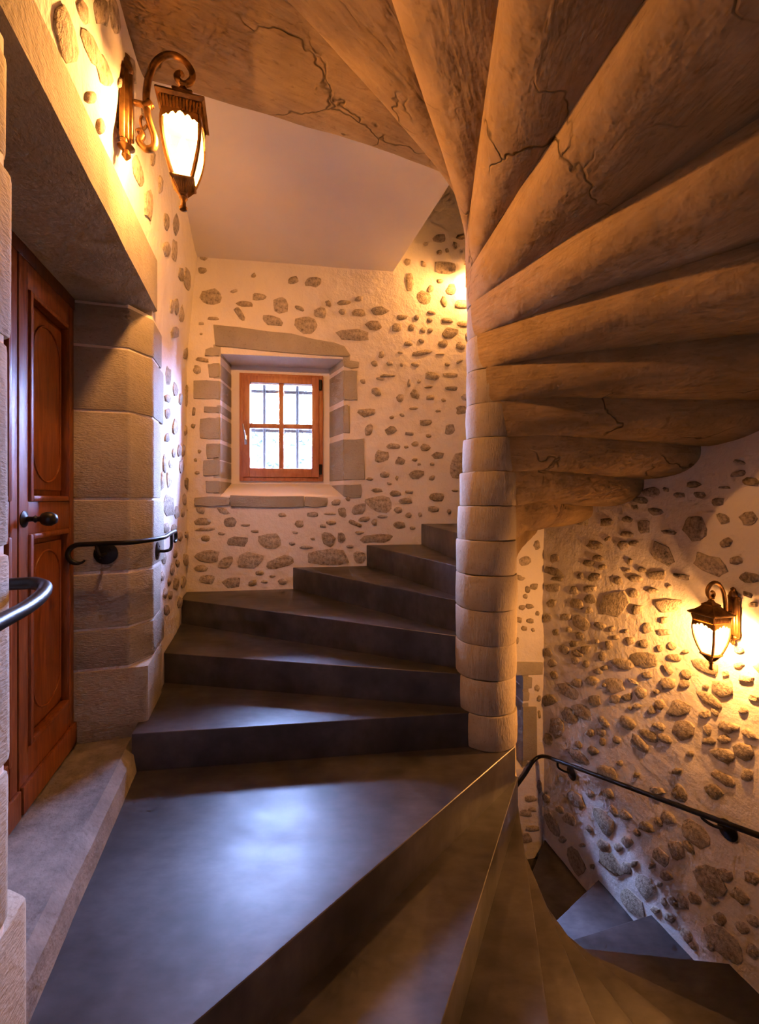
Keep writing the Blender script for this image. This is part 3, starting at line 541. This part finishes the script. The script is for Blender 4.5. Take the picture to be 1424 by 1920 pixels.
# ------------------------------------------------------------------ underside of the flight above: one rolled stone per step
THETA = {1: 190, 2: 172, 3: 155, 4: 137, 5: 119, 6: 101, 7: 84, 8: 66, 9: 48, 10: 30, 11: 13, 12: -4, 13: -23, 14: -44, 15: -62, 16: -81.5, 17: -96.7, 18: -113, 19: -131.3, 20: -161}
under = empty('upper_flight', (0, 0, 6*H)); tag(under, 'fan of rolled sandstone steps seen from beneath, winding overhead around the newel', 'staircase')
RU = .74*H
def und(k):
    a = math.radians(THETA[k]); return Vector((math.cos(a), math.sin(a), 0)), Vector((math.sin(a), -math.cos(a), 0))*RU
for k in range(7, 20):
    d0, p0 = und(k); d1, p1 = und(k+1); p0s = p0
    s0, s1 = ray_plan(p0, d0)+.06, ray_plan(p1, d1)+.06
    ns, npf = 44, 16; bm = bmesh.new(); grid = []
    e = 2/2.3
    flat = k == 19
    for i in range(ns+1):
        f = (i/ns)**1.5
        A = p0+d0*(s0*f); B = p1+d1*(s1*f); row = []
        dr = (.03*s0*f) if k <= 12 else (.015*s0*f if k == 13 else 0)
        z0 = (k-2)*H-dr+.14*H*min(1, f*5); z1 = (k-1)*H-((.03*s1*f) if k+1 <= 12 else (.015*s1*f if k+1 == 13 else 0))
        for j in range(npf+1):
            ph = (pi/2)*j/npf; aa = math.sin(ph)**e; bb = 1-math.cos(ph)**e
            if flat: aa = math.sin(ph)**(e*.75); bb = 1-math.cos(ph)**(e*.55)
            q = A+(B-A)*aa
            # the walls of the well are not round: bulge the outer end back to the wall along the chord
            zz = z0+(z1-z0)*bb
            nn = noise.noise(Vector((q.x*3.5, q.y*3.5, zz*3+k*7.7)))*.011+noise.noise(Vector((q.x*9, q.y*9, zz*9+k)))*.003
            gs = .25*min(1, f*3)
            row.append(bm.verts.new((q.x, q.y, zz+nn*min(1, f*6)*(0 < j < npf)-6*H)))
        # upper closing verts
        row.append(bm.verts.new((B.x, B.y, k*H-6*H))); row.append(bm.verts.new((A.x, A.y, k*H-6*H)))
        grid.append(row)
    n = npf+3
    for a, b in zip(grid, grid[1:]):
        for j in range(n): bm.faces.new((a[j], a[(j+1) % n], b[(j+1) % n], b[j]))
    bm.faces.new(grid[0][::-1]); bm.faces.new(grid[-1])
    ro = from_bm('rolled_step', bm, SOFFIT, under, 38); me = ro.data; uvl = me.uv_layers.new(name='UVMap')
    Rv = Vector(((p0+d0*1)+(p1+d1*1))); ax = Rv.normalized(); ay = Vector((-ax.y, ax.x, 0))
    for lp in me.loops:
        c = me.vertices[lp.vertex_index].co; uvl.data[lp.index].uv = (c.dot(ax)+k*3.7, c.dot(ay)+c.z)

# ------------------------------------------------------------------ ceiling
d20, p20 = und(20)
cA = p20+d20*(ray_plan(p20, d20)+.1); fe_u, _ = WB.hit(735, 516); cC = WB.P(fe_u, 0, -.4); cC.z = 0
nd = Vector((-.55*H, .72*H, 0))
poly = [p20*.6, Vector((.2*H, .2*H, 0)), nd*1.0, cC, NW*1.02, cA]
def slab(name, poly, z0, z1, m, label):
    bm = bmesh.new(); add_prism(bm, [Vector((p.x, p.y, z0*H)) for p in poly], [Vector((p.x, p.y, z1*H)) for p in poly])
    bmesh.ops.triangulate(bm, faces=[f for f in bm.faces if len(f.verts) > 4])
    return tag(from_bm(name, bm, m, None, 30), label, 'ceiling', kind='structure')
slab('ceiling', poly, 18.2, 20, SMOOTH, 'smooth pale plaster ceiling wedge between the stone stair and the window wall')
slab('ceiling_upper', [c*1.04 for c in PLAN], 26, 27, SMOOTH, 'plain ceiling high above the stairwell')

# ------------------------------------------------------------------ windows
def obox(W, u0, u1, z0, z1, w0, w1, name, m, parent, bv=.004, base=None):
    bm = bmesh.new(); o = base or Vector((0, 0, 0))
    P = lambda u, z, ww: W.P(u, z, ww, False)-o
    add_prism(bm, [P(u0, z0, w0), P(u1, z0, w0), P(u1, z0, w1), P(u0, z0, w1)], [P(u0, z1, w0), P(u1, z1, w0), P(u1, z1, w1), P(u0, z1, w1)])
    if bv: bevel(bm, bv, 2)
    return from_bm(name, bm, m, parent, 40)
def make_window(name, label, u0, u1, z0, z1, w):
    base = WB.P((u0+u1)/2, z0, w); e = empty(name, base); tag(e, label, 'window', kind='structure')
    B = lambda *a, **k: obox(WB, *a, **k, base=base)
    t = .2
    for a in ((u0, u0+t, z0, z1), (u1-t, u1, z0, z1), (u0+t, u1-t, z1-t, z1), (u0+t, u1-t, z0, z0+t)): B(*a, w-.3, w+.14, 'frame_bar', WINW, e)
    s0, s1, q0, q1 = u0+.16, u1-.2, z0+.2, z1-.14; sw = .36
    for a in ((s0, s0+sw, q0, q1), (s1-sw, s1, q0, q1)): B(*a, w-.25, w+.24, 'sash_stile', WINW, e)
    for a in ((s0+sw, s1-sw, q1-.34, q1), (s0+sw, s1-sw, q0, q0+.44)): B(*a, w-.25, w+.235, 'sash_rail', WINW, e)
    g0, g1, h0, h1 = s0+sw, s1-sw, q0+.44, q1-.34; um, zm = (g0+g1)/2, (h0+h1)/2
    B(um-.115, um+.115, h0, h1, w-.12, w+.17, 'muntin', WINW, e); B(g0, um-.115, zm-.11, zm+.11, w-.12, w+.165, 'muntin', WINW, e); B(um+.115, g1, zm-.11, zm+.11, w-.12, w+.165, 'muntin', WINW, e)
    for a in ((g0, um, h0, zm), (um, g1, h0, zm), (g0, um, zm, h1), (um, g1, zm, h1)): B(*a, w-.02, w+.02, 'pane', PANE, e, bv=0)
    # handle on the left stile, hinges on the right
    hu, hz = s0+.17, z0+.40*(z1-z0)
    hp = B(hu-.07, hu+.07, hz-.35, hz+.1, w+.24, w+.28, 'handle_plate', STEEL, e)
    bm = bmesh.new(); add_tube(bm, [WB.P(hu, hz-.12, ww)-base for ww in (w+.26, w+.5)], .006, 8)
    add_tube(bm, spline([WB.P(hu, hz-.12, w+.48)-base, WB.P(hu-.02, hz+.1, w+.5)-base, WB.P(hu-.1, hz+.62, w+.5)-base]), .007, 8)
    tag(from_bm('handle', bm, STEEL, e, 50), 'small steel turn handle')
    for zz in (z0+.35, z1-.75):
        bm = bmesh.new(); add_tube(bm, [WB.P(u1-.13, zz, w+.24)-base, WB.P(u1-.13, zz+.5, w+.24)-base], .013, 10); from_bm('hinge', bm, IRON, e, 50)
    return e, (g0, g1, h0, h1)
win, gl = make_window('window_1', 'small oak framed window with four panes above the winding steps', fu0, fu1, fz0, fz1, -RECESS)
lw0, lw1 = (lu0+lu1)/2-2.2, (lu0+lu1)/2+2.2
make_window('window_2', 'lower window mostly hidden behind the newel column', lw0, lw1, LZ0+.6, LZ1-.1, -RECESS)
plate(WB, 'recess_back', lu0-.1, lu1+.1, LZ0-.1, LZ1+.1, lw0+.1, lw1-.1, LZ0+.7, LZ1-.2, -RECESS, -2.6, wall_back)
def grille(label, u0, u1, z0, z1, us, zs, w):
    base = WB.P((u0+u1)/2, z0, w); e = empty('window_grille', base); tag(e, label, 'grille')
    for u in us:
        bm = bmesh.new(); add_tube(bm, [WB.P(u, z0, w)-base, WB.P(u, z1, w)-base], .016, 8); from_bm('upright_bar', bm, GRILLE, e, 50)
    for z in zs:
        bm = bmesh.new(); add_box(bm, 0, 0, 0, 0, 0, 0); bm.clear()
        P = lambda u, zz, ww: WB.P(u, zz, ww)-base
        add_prism(bm, [P(u0, z-.08, w-.1), P(u1, z-.08, w-.1), P(u1, z-.08, w+.02), P(u0, z-.08, w+.02)], [P(u0, z+.08, w-.1), P(u1, z+.08, w-.1), P(u1, z+.08, w+.02), P(u0, z+.08, w+.02)])
        from_bm('cross_bar', bm, GRILLE, e, 40)
GW = -2.8
ga = [WB.hit(x, 800, GW)[0] for x in (434, 496, 558, 620)]; gz = [WB.hit(530, y, GW)[1] for y in (735, 808)]
grille('iron bar grille outside the small oak window', wu0-.2, wu1+.2, WZ0-.2, WZ1+.2, ga, gz, GW)
for (ua, ub, za, zb) in ((wu0, wu1, WZ0, WZ1), (lu0, lu1, LZ0, LZ1)):       # sky portals in the two window openings
    ld = bpy.data.lights.new('window_portal', 'AREA'); ld.shape = 'RECTANGLE'; ld.size = (ub-ua)*H; ld.size_y = (zb-za)*H; ld.cycles.is_portal = True
    lo = bpy.data.objects.new('window_portal', ld); COL.objects.link(lo); lo.location = WB.P((ua+ub)/2, (za+zb)/2, -2.95)
    lo.rotation_euler = WB.n.to_track_quat('-Z', 'Y').to_euler()
# small eyelet in the left cheek of the window recess
bm = bmesh.new(); c = WB.P(wu0+.04, WB.hit(424, 741, -.7)[1], -.7); add_lathe(bm, [(.012, 0), (.012, .006), (.006, .008), (.006, .018), (.010, .02), (.010, .026)], 14, (WB.n, Vector((0, 0, 1)), WB.t), c)
o = from_bm('wall_eyelet', bm, STEEL, wall_back, 40)

# ------------------------------------------------------------------ outside: lawn and hedge
bm = bmesh.new(); NG = 20
g0 = WB.P(0, 0, -3.2)
for i in range(NG+1):
    for j in range(NG+1):
        u = -60+120*i/NG; ww = -3.2-100*j/NG
        p = WB.P(u, 0, ww); bm.verts.new((p.x, p.y, (-17+.04*(-ww)+1.2*noise.noise(Vector((u*.1, ww*.1, 0))))*H))
bm.verts.ensure_lookup_table()
for i in range(NG):
    for j in range(NG):
        a = i*(NG+1)+j; bm.faces.new((bm.verts[a], bm.verts[a+NG+1], bm.verts[a+NG+2], bm.verts[a+1]))
tag(from_bm('lawn', bm, GRASSM, None, 60), 'green lawn outside the window', 'lawn', kind='stuff')
hedge = empty('hedge', WB.P(-4, -13, -40)); tag(hedge, 'pale green hedge seen through the window panes', 'hedge')
R = random.Random(5); bm = bmesh.new(); hb = hedge.location
for i in range(6500):
    u = R.uniform(-34, 24); top = 17.0+1.5*noise.noise(Vector((u*.25, 0, 3)))+(-.06*(u+5)); z = -13+(top+13)*math.sqrt(R.random()); ww = -40+R.uniform(-3, 3)
    p = WB.P(u, z, ww)-hb; s = R.uniform(.05, .11); a = Vector((R.gauss(0, 1), R.gauss(0, 1), R.gauss(0, 1))).normalized(); b = a.orthogonal().normalized(); c = a.cross(b)
    vs_ = [bm.verts.new(p+b*s*x+c*s*.6*y+a*zz) for x, y, zz in ((-1, 0, 0), (0, -1, .01), (1, 0, 0), (0, 1, .01))]; bm.faces.new(vs_)
lf = from_bm('foliage', bm, LEAF, hedge, 0); lf['kind'] = 'stuff'
bm = bmesh.new()
P = lambda u, z, ww: WB.P(u, z, ww)-hb
add_prism(bm, [P(-35, -15, -42), P(25, -15, -42), P(25, -15, -38.5), P(-35, -15, -38.5)], [P(-35, 15.8, -41.5), P(25, 13, -41.5), P(25, 13, -39), P(-35, 15.8, -39)])
from_bm('dense_core', bm, LEAF, hedge, 0)

# ------------------------------------------------------------------ door
DW = -1.85
dbase = WL.P((DU0+DU1)/2, .62, DW); door = empty('door_1', dbase); tag(door, 'orange brown panelled wooden double door in the stone doorway', 'door', kind='structure')
DB = lambda *a, **k: obox(WL, *a, **k, base=dbase)
DT = 12.7
du = lambda px: WL.hit(px, 900, DW, False)[0]
LE, LM = du(128), du(19)
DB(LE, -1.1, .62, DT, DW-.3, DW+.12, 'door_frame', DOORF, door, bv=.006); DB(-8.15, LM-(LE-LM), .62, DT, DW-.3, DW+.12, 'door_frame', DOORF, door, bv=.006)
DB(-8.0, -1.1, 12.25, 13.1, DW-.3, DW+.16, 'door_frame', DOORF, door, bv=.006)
for zz in (8.6, 9.6, 10.25, 10.9):
    bm = bmesh.new(); ax = (WL.t, Vector((0, 0, 1)), WL.n); add_lathe(bm, [(.012, 0), (.012, .004), (.006, .008)], 10, ax, WL.P(du(139), zz, DW+.12, False)-dbase); from_bm('bolt', bm, IRON, door, 40)
def leaf(u0, u1, knobu):
    lf = DB(u0-.02, u1+.02, .6, 12.4, DW-.16, DW-.02, 'door_leaf', DOORW, door)
    B = lambda *a, **k: obox(WL, *a, **k, base=dbase)
    st = .42
    for a in ((u0+.03, u0+st, .68, 12.3), (u1-st*.75, u1-.03, .68, 12.3)): B(*a, DW-.02, DW+.14, 'stile', DOORW, lf)
    for a in ((u0+st, u1-st*.75, 11.7, 12.3), (u0+st, u1-st*.75, 6.45, 7.15), (u0+st, u1-st*.75, .68, 1.9)): B(*a, DW-.02, DW+.135, 'rail', DOORW, lf)
    B(u0+.05, u1-.05, .68, 1.25, DW+.135, DW+.22, 'kick_board', DOORW, lf)
    pu0, pu1 = u0+st, u1-st*.75
    for z0, z1 in ((7.15, 11.7), (1.9, 6.45)):
        m = .13
        for a in ((pu0, pu0+m, z0, z1), (pu1-m, pu1, z0, z1), (pu0+m, pu1-m, z1-m, z1), (pu0+m, pu1-m, z0, z0+m)): B(*a, DW-.02, DW+.19, 'moulding', DOORW, lf, bv=.008)
        a0, a1, b0, b1 = pu0+.24, pu1-.24, z0+.26, z1-.26
        B(a0, a1, b0, b1, DW-.02, DW+.06, 'raised_panel', DOORW, lf, bv=.008)
        # incised line with round ends on the field
        uc = (a0+a1)/2; hw = (a1-a0)/2-.13; rr = hw*.95; L = []
        for k in range(25):
            t = pi*k/24; L.append((uc+hw*math.cos(t), b1-.2-rr+rr*math.sin(t)))
        for k in range(25):
            t = pi+pi*k/24; L.append((uc+hw*math.cos(t), b0+.2+rr+rr*math.sin(t)))
        L.append(L[0]); bm = bmesh.new(); add_tube(bm, [WL.P(u, z, DW+.062, False)-dbase for u, z in L], .0045, 6); from_bm('bead', bm, DOORW, lf, 60)
    if knobu:
        ax = (WL.t, Vector((0, 0, 1)), WL.n); c = WL.P(knobu, 6.78, DW+.13, False)-dbase; bm = bmesh.new()
        add_lathe(bm, [(.030, 0), (.030, .004), (.022, .008), (.010, .012), (.009, .03), (.014, .036), (.009, .042), (.010, .05), (.021, .058), (.026, .072), (.025, .086), (.016, .1), (.004, .104)], 18, ax, c)
        tag(from_bm('knob', bm, IRON, lf, 50), 'black iron egg shaped door knob')
leaf(LM, LE, du(30)); leaf(LM-(LE-LM), LM, None)

# ------------------------------------------------------------------ handrails
def rosette(bm, c, nrm, r=.048):
    ex = nrm.orthogonal().normalized(); ey = nrm.cross(ex)
    add_lathe(bm, [(r, 0), (r, .005), (r*.85, .009), (r*.4, .011), (r*.25, .016), (.003, .017)], 24, (ex, ey, nrm), c)
    for k in range(2):
        q = c+ex*(r*.6*(1 if k else -1))+nrm*.009; add_lathe(bm, [(.005, 0), (.005, .003), (.001, .005)], 8, (ex, ey, nrm), q)
def scroll(c, a0, a1, r0, r1, e1, e2, n=18):
    return [c+(e1*math.cos(a0+(a1-a0)*k/n)+e2*math.sin(a0+(a1-a0)*k/n))*(r0+(r1-r0)*k/n) for k in range(n+1)]
Zv = Vector((0, 0, 1))
# short rail wrapped around the far jamb
rail = empty('jamb_handrail', WL.P(-1.2, 5.9, .2)); tag(rail, 'short black iron handrail with scrolled ends on the door jamb', 'handrail'); rb = rail.location
gap = .42                                           # stands off the reveal, towards the camera
pA = WL.P(-1.15-gap, 6.02, -1.45); pB = WL.P(-1.15-gap, 6.05, -.15); pC = WL.P(-.75, 6.08, .36); pD = WL.P(.95, 6.15, .42)
sc1 = scroll(pA-Zv*.046, pi/2, pi*1.75, .046, .034, WL.n, Zv)[::-1]
sc2 = scroll(pD-Zv*.034, pi/2, -pi*.75, .034, .022, WL.t, Zv)
path = sc1+spline([pA, pA*.5+pB*.5, pB, pC, pC*.5+pD*.5, pD], 5)[1:]+sc2[1:]
bm = bmesh.new(); add_tube(bm, [p-rb for p in path], lambda t: .011*min(1, .35+t*6, .35+(1-t)*6), 10); from_bm('rail', bm, IRON, rail, 60)
bm = bmesh.new(); c1 = WL.P(-1.15, 5.72, -.95); rosette(bm, c1-WL.t*.0-rb, -WL.t, .05)
tp = WL.P(-1.15-gap, 6.02, -1.05); add_tube(bm, spline([c1-rb, c1-WL.t*.05-rb, WL.P(-1.15-gap, 5.76, -1.0)-rb, tp-rb]), .008, 8); from_bm('bracket', bm, IRON, rail, 50)
bm = bmesh.new(); c2 = WL.P(.05, 5.62, .05); rosette(bm, c2-rb, WL.n, .048)
tp = WL.P(.35, 6.1, .42); add_tube(bm, spline([c2-rb, WL.P(.1, 5.6, .3)-rb, WL.P(.3, 5.68, .42)-rb, tp-rb]), .008, 8); from_bm('bracket', bm, IRON, rail, 50)
# rail end by the near jamb
nr = empty('near_handrail', WL.P(-8.2, 5.9, .3)); tag(nr, 'black iron rail end bending back to the nearest door jamb', 'handrail'); rb = nr.location
def pt(px, py, D): return CAM+Vector(((px-CX)/F, 1, -(py-CY)/F))*(D*H)
bm = bmesh.new()
def wl(px, py, ww): u, z = WL.hit(px, py, ww, False); return WL.P(u, z, ww, False)
_a = [wl(14, 1096, -.15), wl(40, 1094, .05), wl(66, 1094, .22), wl(84, 1101, .40), wl(76, 1118, .52), wl(48, 1140, .56), wl(0, 1166, .58)]
pts = _a+[_a[-1]+(_a[-1]-_a[-2])*k for k in (1, 2.5, 4)]
add_tube(bm, [p-rb for p in spline(pts, 6)], .0135, 12); from_bm('rail', bm, IRON, nr, 60)
bm = bmesh.new(); tq = pts[-2]; uq = uof(WL, tq); c = WL.P(uq, tq.z/H-.45, .1, False); rosette(bm, c-rb, WL.n); add_tube(bm, spline([c-rb, WL.P(uq, tq.z/H-.48, .45, False)-rb, tq-rb]), .008, 8); from_bm('bracket', bm, IRON, nr, 50)
# long rail down the right wall, around the corner
rr_ = empty('stair_handrail', WR.P(3, -5.5, .2)); tag(rr_, 'long black iron handrail sloping down along the right stone wall', 'handrail'); rb = rr_.location
def onR(px, py): u, z = WR.hit(px, py, .42); return WR.P(u, z, .42)
def onB(px, py): u, z = WB.hit(px, py, .42); return WB.P(u, z, .42)
q1, q2 = onR(1045, 1426), onR(1365, 1545); dq = (q2-q1)
pts = [q2+dq*1.1, q2+dq*.5, q2, q1*.5+q2*.5, q1, onR(1026, 1419), onB(1012, 1419), onB(1000, 1428), onB(985, 1452), onB(960, 1486), onB(930, 1527), onB(880, 1595)]
bm = bmesh.new(); add_tube(bm, [p-rb for p in spline(pts, 5)], .0145, 10); from_bm('rail', bm, IRON, rr_, 60)
for px, py in ((1073, 1450), (1366, 1556)):
    u, z = WR.hit(px, py, .05); c = WR.P(u, z, .06); bm = bmesh.new(); rosette(bm, c-rb, WR.n, .05)
    f = lambda uu: q1+(q2-q1)*((uu-uof(WR, q1))/(uof(WR, q2)-uof(WR, q1)))
    tp = f(u+.5); lo = Vector((tp.x, tp.y, c.z-.01))
    add_tube(bm, spline([c-rb, (c*.4+lo*.6)-rb, lo+Zv*.02-rb, tp-rb]), .008, 8); from_bm('bracket', bm, IRON, rr_, 50)

# ------------------------------------------------------------------ wall lanterns
def lantern(loc, nrm, S, label, watts, Q=.8):
    rz = math.atan2(nrm.y, nrm.x); e = empty('wall_lantern', loc, rz); tag(e, label, 'lantern', 'bronze wall lanterns')
    V = lambda x, y, z: Vector((x, y, z))*S
    # back plate: ridged shield with crest and drop
    bm = bmesh.new()
    for hw, d, z0, z1 in ((.030, .012, -.115, .085), (.022, .02, -.11, .08), (.012, .028, -.105, .075), (.034, .009, .07, .09), (.026, .016, -.125, -.112)):
        a = [V(0, -hw, z0), V(d, -hw*.8, z0), V(d, hw*.8, z0), V(0, hw, z0)]; add_prism(bm, a, [p+Vector((0, 0, (z1-z0)*S)) for p in a])
    bevel(bm, .002*S, 1); 
    add_lathe(bm, [(.02*S, .09*S), (.018*S, .105*S), (.010*S, .118*S), (.013*S, .126*S), (.004*S, .135*S)], 12, None, (.008*S, 0, 0))
    add_lathe(bm, [(.003*S, -.16*S), (.012*S, -.148*S), (.009*S, -.135*S), (.022*S, -.125*S)], 12, None, (.01*S, 0, 0))
    from_bm('back_plate', bm, BRONZE, e, 40)
    # scrolled arm
    X = .155
    pts = [(.035, -.075), (.046, -.07), (.05, -.082), (.042, -.1), (.058, -.117), (.078, -.108), (.08, -.08), (.066, -.035), (.06, .01), (.062, .06), (.075, .115), (.1, .152), (.13, .165), (.16, .155), (.178, .13), (.176, .105), (.16, .09), (.143, .095), (.138, .11), (.147, .12), (.154, .114)]
    bm = bmesh.new(); add_tube(bm, spline([V(x, 0, z) for x, z in pts], 4), lambda t: S*(.0095 if .1 < t < .8 else .006+.0035*min(1, min(t, 1-t)*8)), 8)
    add_tube(bm, [V(.02, 0, .005), V(.075, 0, .005)], .008*S, 8); add_tube(bm, [V(.052, 0, -.004), V(.072, 0, .014)], .012*S, 10)
    add_tube(bm, spline([V(.062, 0, -.05), V(.05, 0, -.065), V(.045, 0, -.04), V(.05, 0, -.028)], 4), .004*S, 6)
    from_bm('arm', bm, BRONZE, e, 50)
    # roof: square pagoda
    def sq(bm, levels):
        rings = [[bm.verts.new(V(X+sx*hw*Q, sy*hw*Q, z)) for sx, sy in ((-1, -1), (1, -1), (1, 1), (-1, 1))] for hw, z in levels]
        for a, b in zip(rings, rings[1:]):
            for k in range(4): bm.faces.new((a[k], a[(k+1) % 4], b[(k+1) % 4], b[k]))
        bm.faces.new(rings[0][::-1]); bm.faces.new(rings[-1])
    bm = bmesh.new(); sq(bm, [(.078, .004), (.088, .010), (.086, .016), (.06, .028), (.042, .042), (.034, .05), (.038, .052), (.034, .058), (.016, .068), (.009, .08), (.014, .086), (.008, .094)])
    roof = from_bm('roof', bm, BRONZE, e, 25)
    bm = bmesh.new(); sq(bm, [(.066, -.03), (.068, -.027), (.074, .004)])
    cor = from_bm('cornice', bm, BRONZE, e, 25)
    bm = bmesh.new()
    for k in range(12):
        y = (-.062+.124*k/11)
        for r in range(4):
            ca, sa = math.cos(r*pi/2), math.sin(r*pi/2)
            def T(x, yy, z): return V(X+(x*ca-yy*sa)*Q, (x*sa+yy*ca)*Q, z)
            a = [T(.066, y-.0032, -.026), T(.0705, y, -.026), T(.066, y+.0032, -.026)]; b = [T(.073, y*1.08-.0034, .004), T(.0785, y*1.08, .004), T(.073, y*1.08+.0034, .004)]; add_prism(bm, a, b)
    from_bm('ribs', bm, BRONZE, cor, 0)
    # glass body: tulip section, four curved panes between four corner bars
    prof = [(.062, -.03), (.0655, -.05), (.066, -.07), (.064, -.095), (.059, -.12), (.052, -.145), (.043, -.17), (.034, -.19)]
    for r in range(4):
        ca, sa = math.cos(r*pi/2), math.sin(r*pi/2); T = lambda x, yy, z: V(X+(x*ca-yy*sa)*Q, (x*sa+yy*ca)*Q, z)
        bm = bmesh.new(); nc = 6; g = []
        for d in (0, -.002):
            g.append([[bm.verts.new(T(hw+d+.006*math.cos(pi/2*(2*c/nc-1)), hw*(2*c/nc-1)*.97, z)) for c in range(nc+1)] for hw, z in prof])
        for q in g:
            for i in range(len(prof)-1):
                for c in range(nc): bm.faces.new((q[i][c], q[i][c+1], q[i+1][c+1], q[i+1][c]))
        from_bm('glass_pane', bm, LAMPGLASS, e, 60)
        bm = bmesh.new(); add_tube(bm, [T(hw+.001, hw+.001, z) for hw, z in prof], .0058*S, 6); from_bm('corner_bar', bm, BRONZE, e, 50)
        # leafy fringe hanging from the cornice over the pane
        bm = bmesh.new(); drop = [.040, .034, .026, .030, .016, .012, .022, .008, .003, .008, .022, .012, .016, .030, .026, .034, .040]; n = len(drop); top, bot, top2, bot2 = [], [], [], []
        for k in range(n):
            y = -.064+.128*k/(n-1); xo = .0725+.003*math.cos(pi*y/.13)
            top.append(bm.verts.new(T(xo, y, -.028))); bot.append(bm.verts.new(T(xo+.001, y, -.031-drop[k]*.62))); top2.append(bm.verts.new(T(xo-.003, y, -.028))); bot2.append(bm.verts.new(T(xo-.002, y, -.031-drop[k]*.62)))
        for k in range(n-1):
            for q in ((top[k], top[k+1], bot[k+1], bot[k]), (top2[k+1], top2[k], bot2[k], bot2[k+1]), (bot[k], bot[k+1], bot2[k+1], bot2[k])): bm.faces.new(q)
        from_bm('leaf_fringe', bm, BRONZE, e, 30)
    bm = bmesh.new(); sq(bm, [(.040, -.186), (.044, -.192), (.042, -.197), (.034, -.203), (.022, -.218), (.014, -.228), (.010, -.23)])
    bs = from_bm('base', bm, BRONZE, e, 25)
    bm = bmesh.new()
    for r in range(4):
        ca, sa = math.cos(r*pi/2), math.sin(r*pi/2); T = lambda x, yy, z: V(X+(x*ca-yy*sa)*Q, (x*sa+yy*ca)*Q, z)
        for k in range(7):
            y = -.03+.06*k/6; add_prism(bm, [T(.037, y-.002, -.2), T(.0395, y, -.2), T(.037, y+.002, -.2)], [T(.016, y*.4-.0012, -.226), T(.0185, y*.4, -.226), T(.016, y*.4+.0012, -.226)])
    from_bm('ribs', bm, BRONZE, bs, 0)
    bm = bmesh.new(); add_lathe(bm, [(.009*S, -.228*S), (.012*S, -.236*S), (.007*S, -.244*S), (.0075*S, -.258*S), (.012*S, -.264*S), (.010*S, -.27*S), (.003*S, -.274*S)], 12, None, V(X, 0, 0)); from_bm('finial', bm, BRONZE, e, 40)
    bm = bmesh.new(); add_lathe(bm, [(.006*S, -.17*S), (.012*S, -.15*S), (.018*S, -.12*S), (.017*S, -.1*S), (.009*S, -.075*S), (.002*S, -.06*S)], 14, None, V(X, 0, 0)); from_bm('bulb', bm, BULB, e, 50)
    L = bpy.data.lights.new('lantern_light', 'POINT'); L.energy = watts; L.color = LAMP_COL; L.shadow_soft_size = .028*S
    lo = bpy.data.objects.new('lantern_light', L); COL.objects.link(lo); lo.parent = e; lo.location = V(X+.0, 0, -.055)
    return e
u, z = WL.hit(228, 190); lantern(WL.P(u, z, .02), WL.n, 1.32, 'lit bronze lantern on the left wall above the door lintel', LAMP_W*1.05, .72)
u, z = WR.hit(1380, 1150); lantern(WR.P(u, z, .05), WR.n, 1.0, 'lit bronze lantern on the right wall over the descending steps', LAMP_W)
u, z = WB.hit(880, 512); lantern(WB.P(u, z, .02), WB.n, 1.1, 'bronze lantern almost hidden behind the newel column, lighting the window wall', LAMP_W*.75)
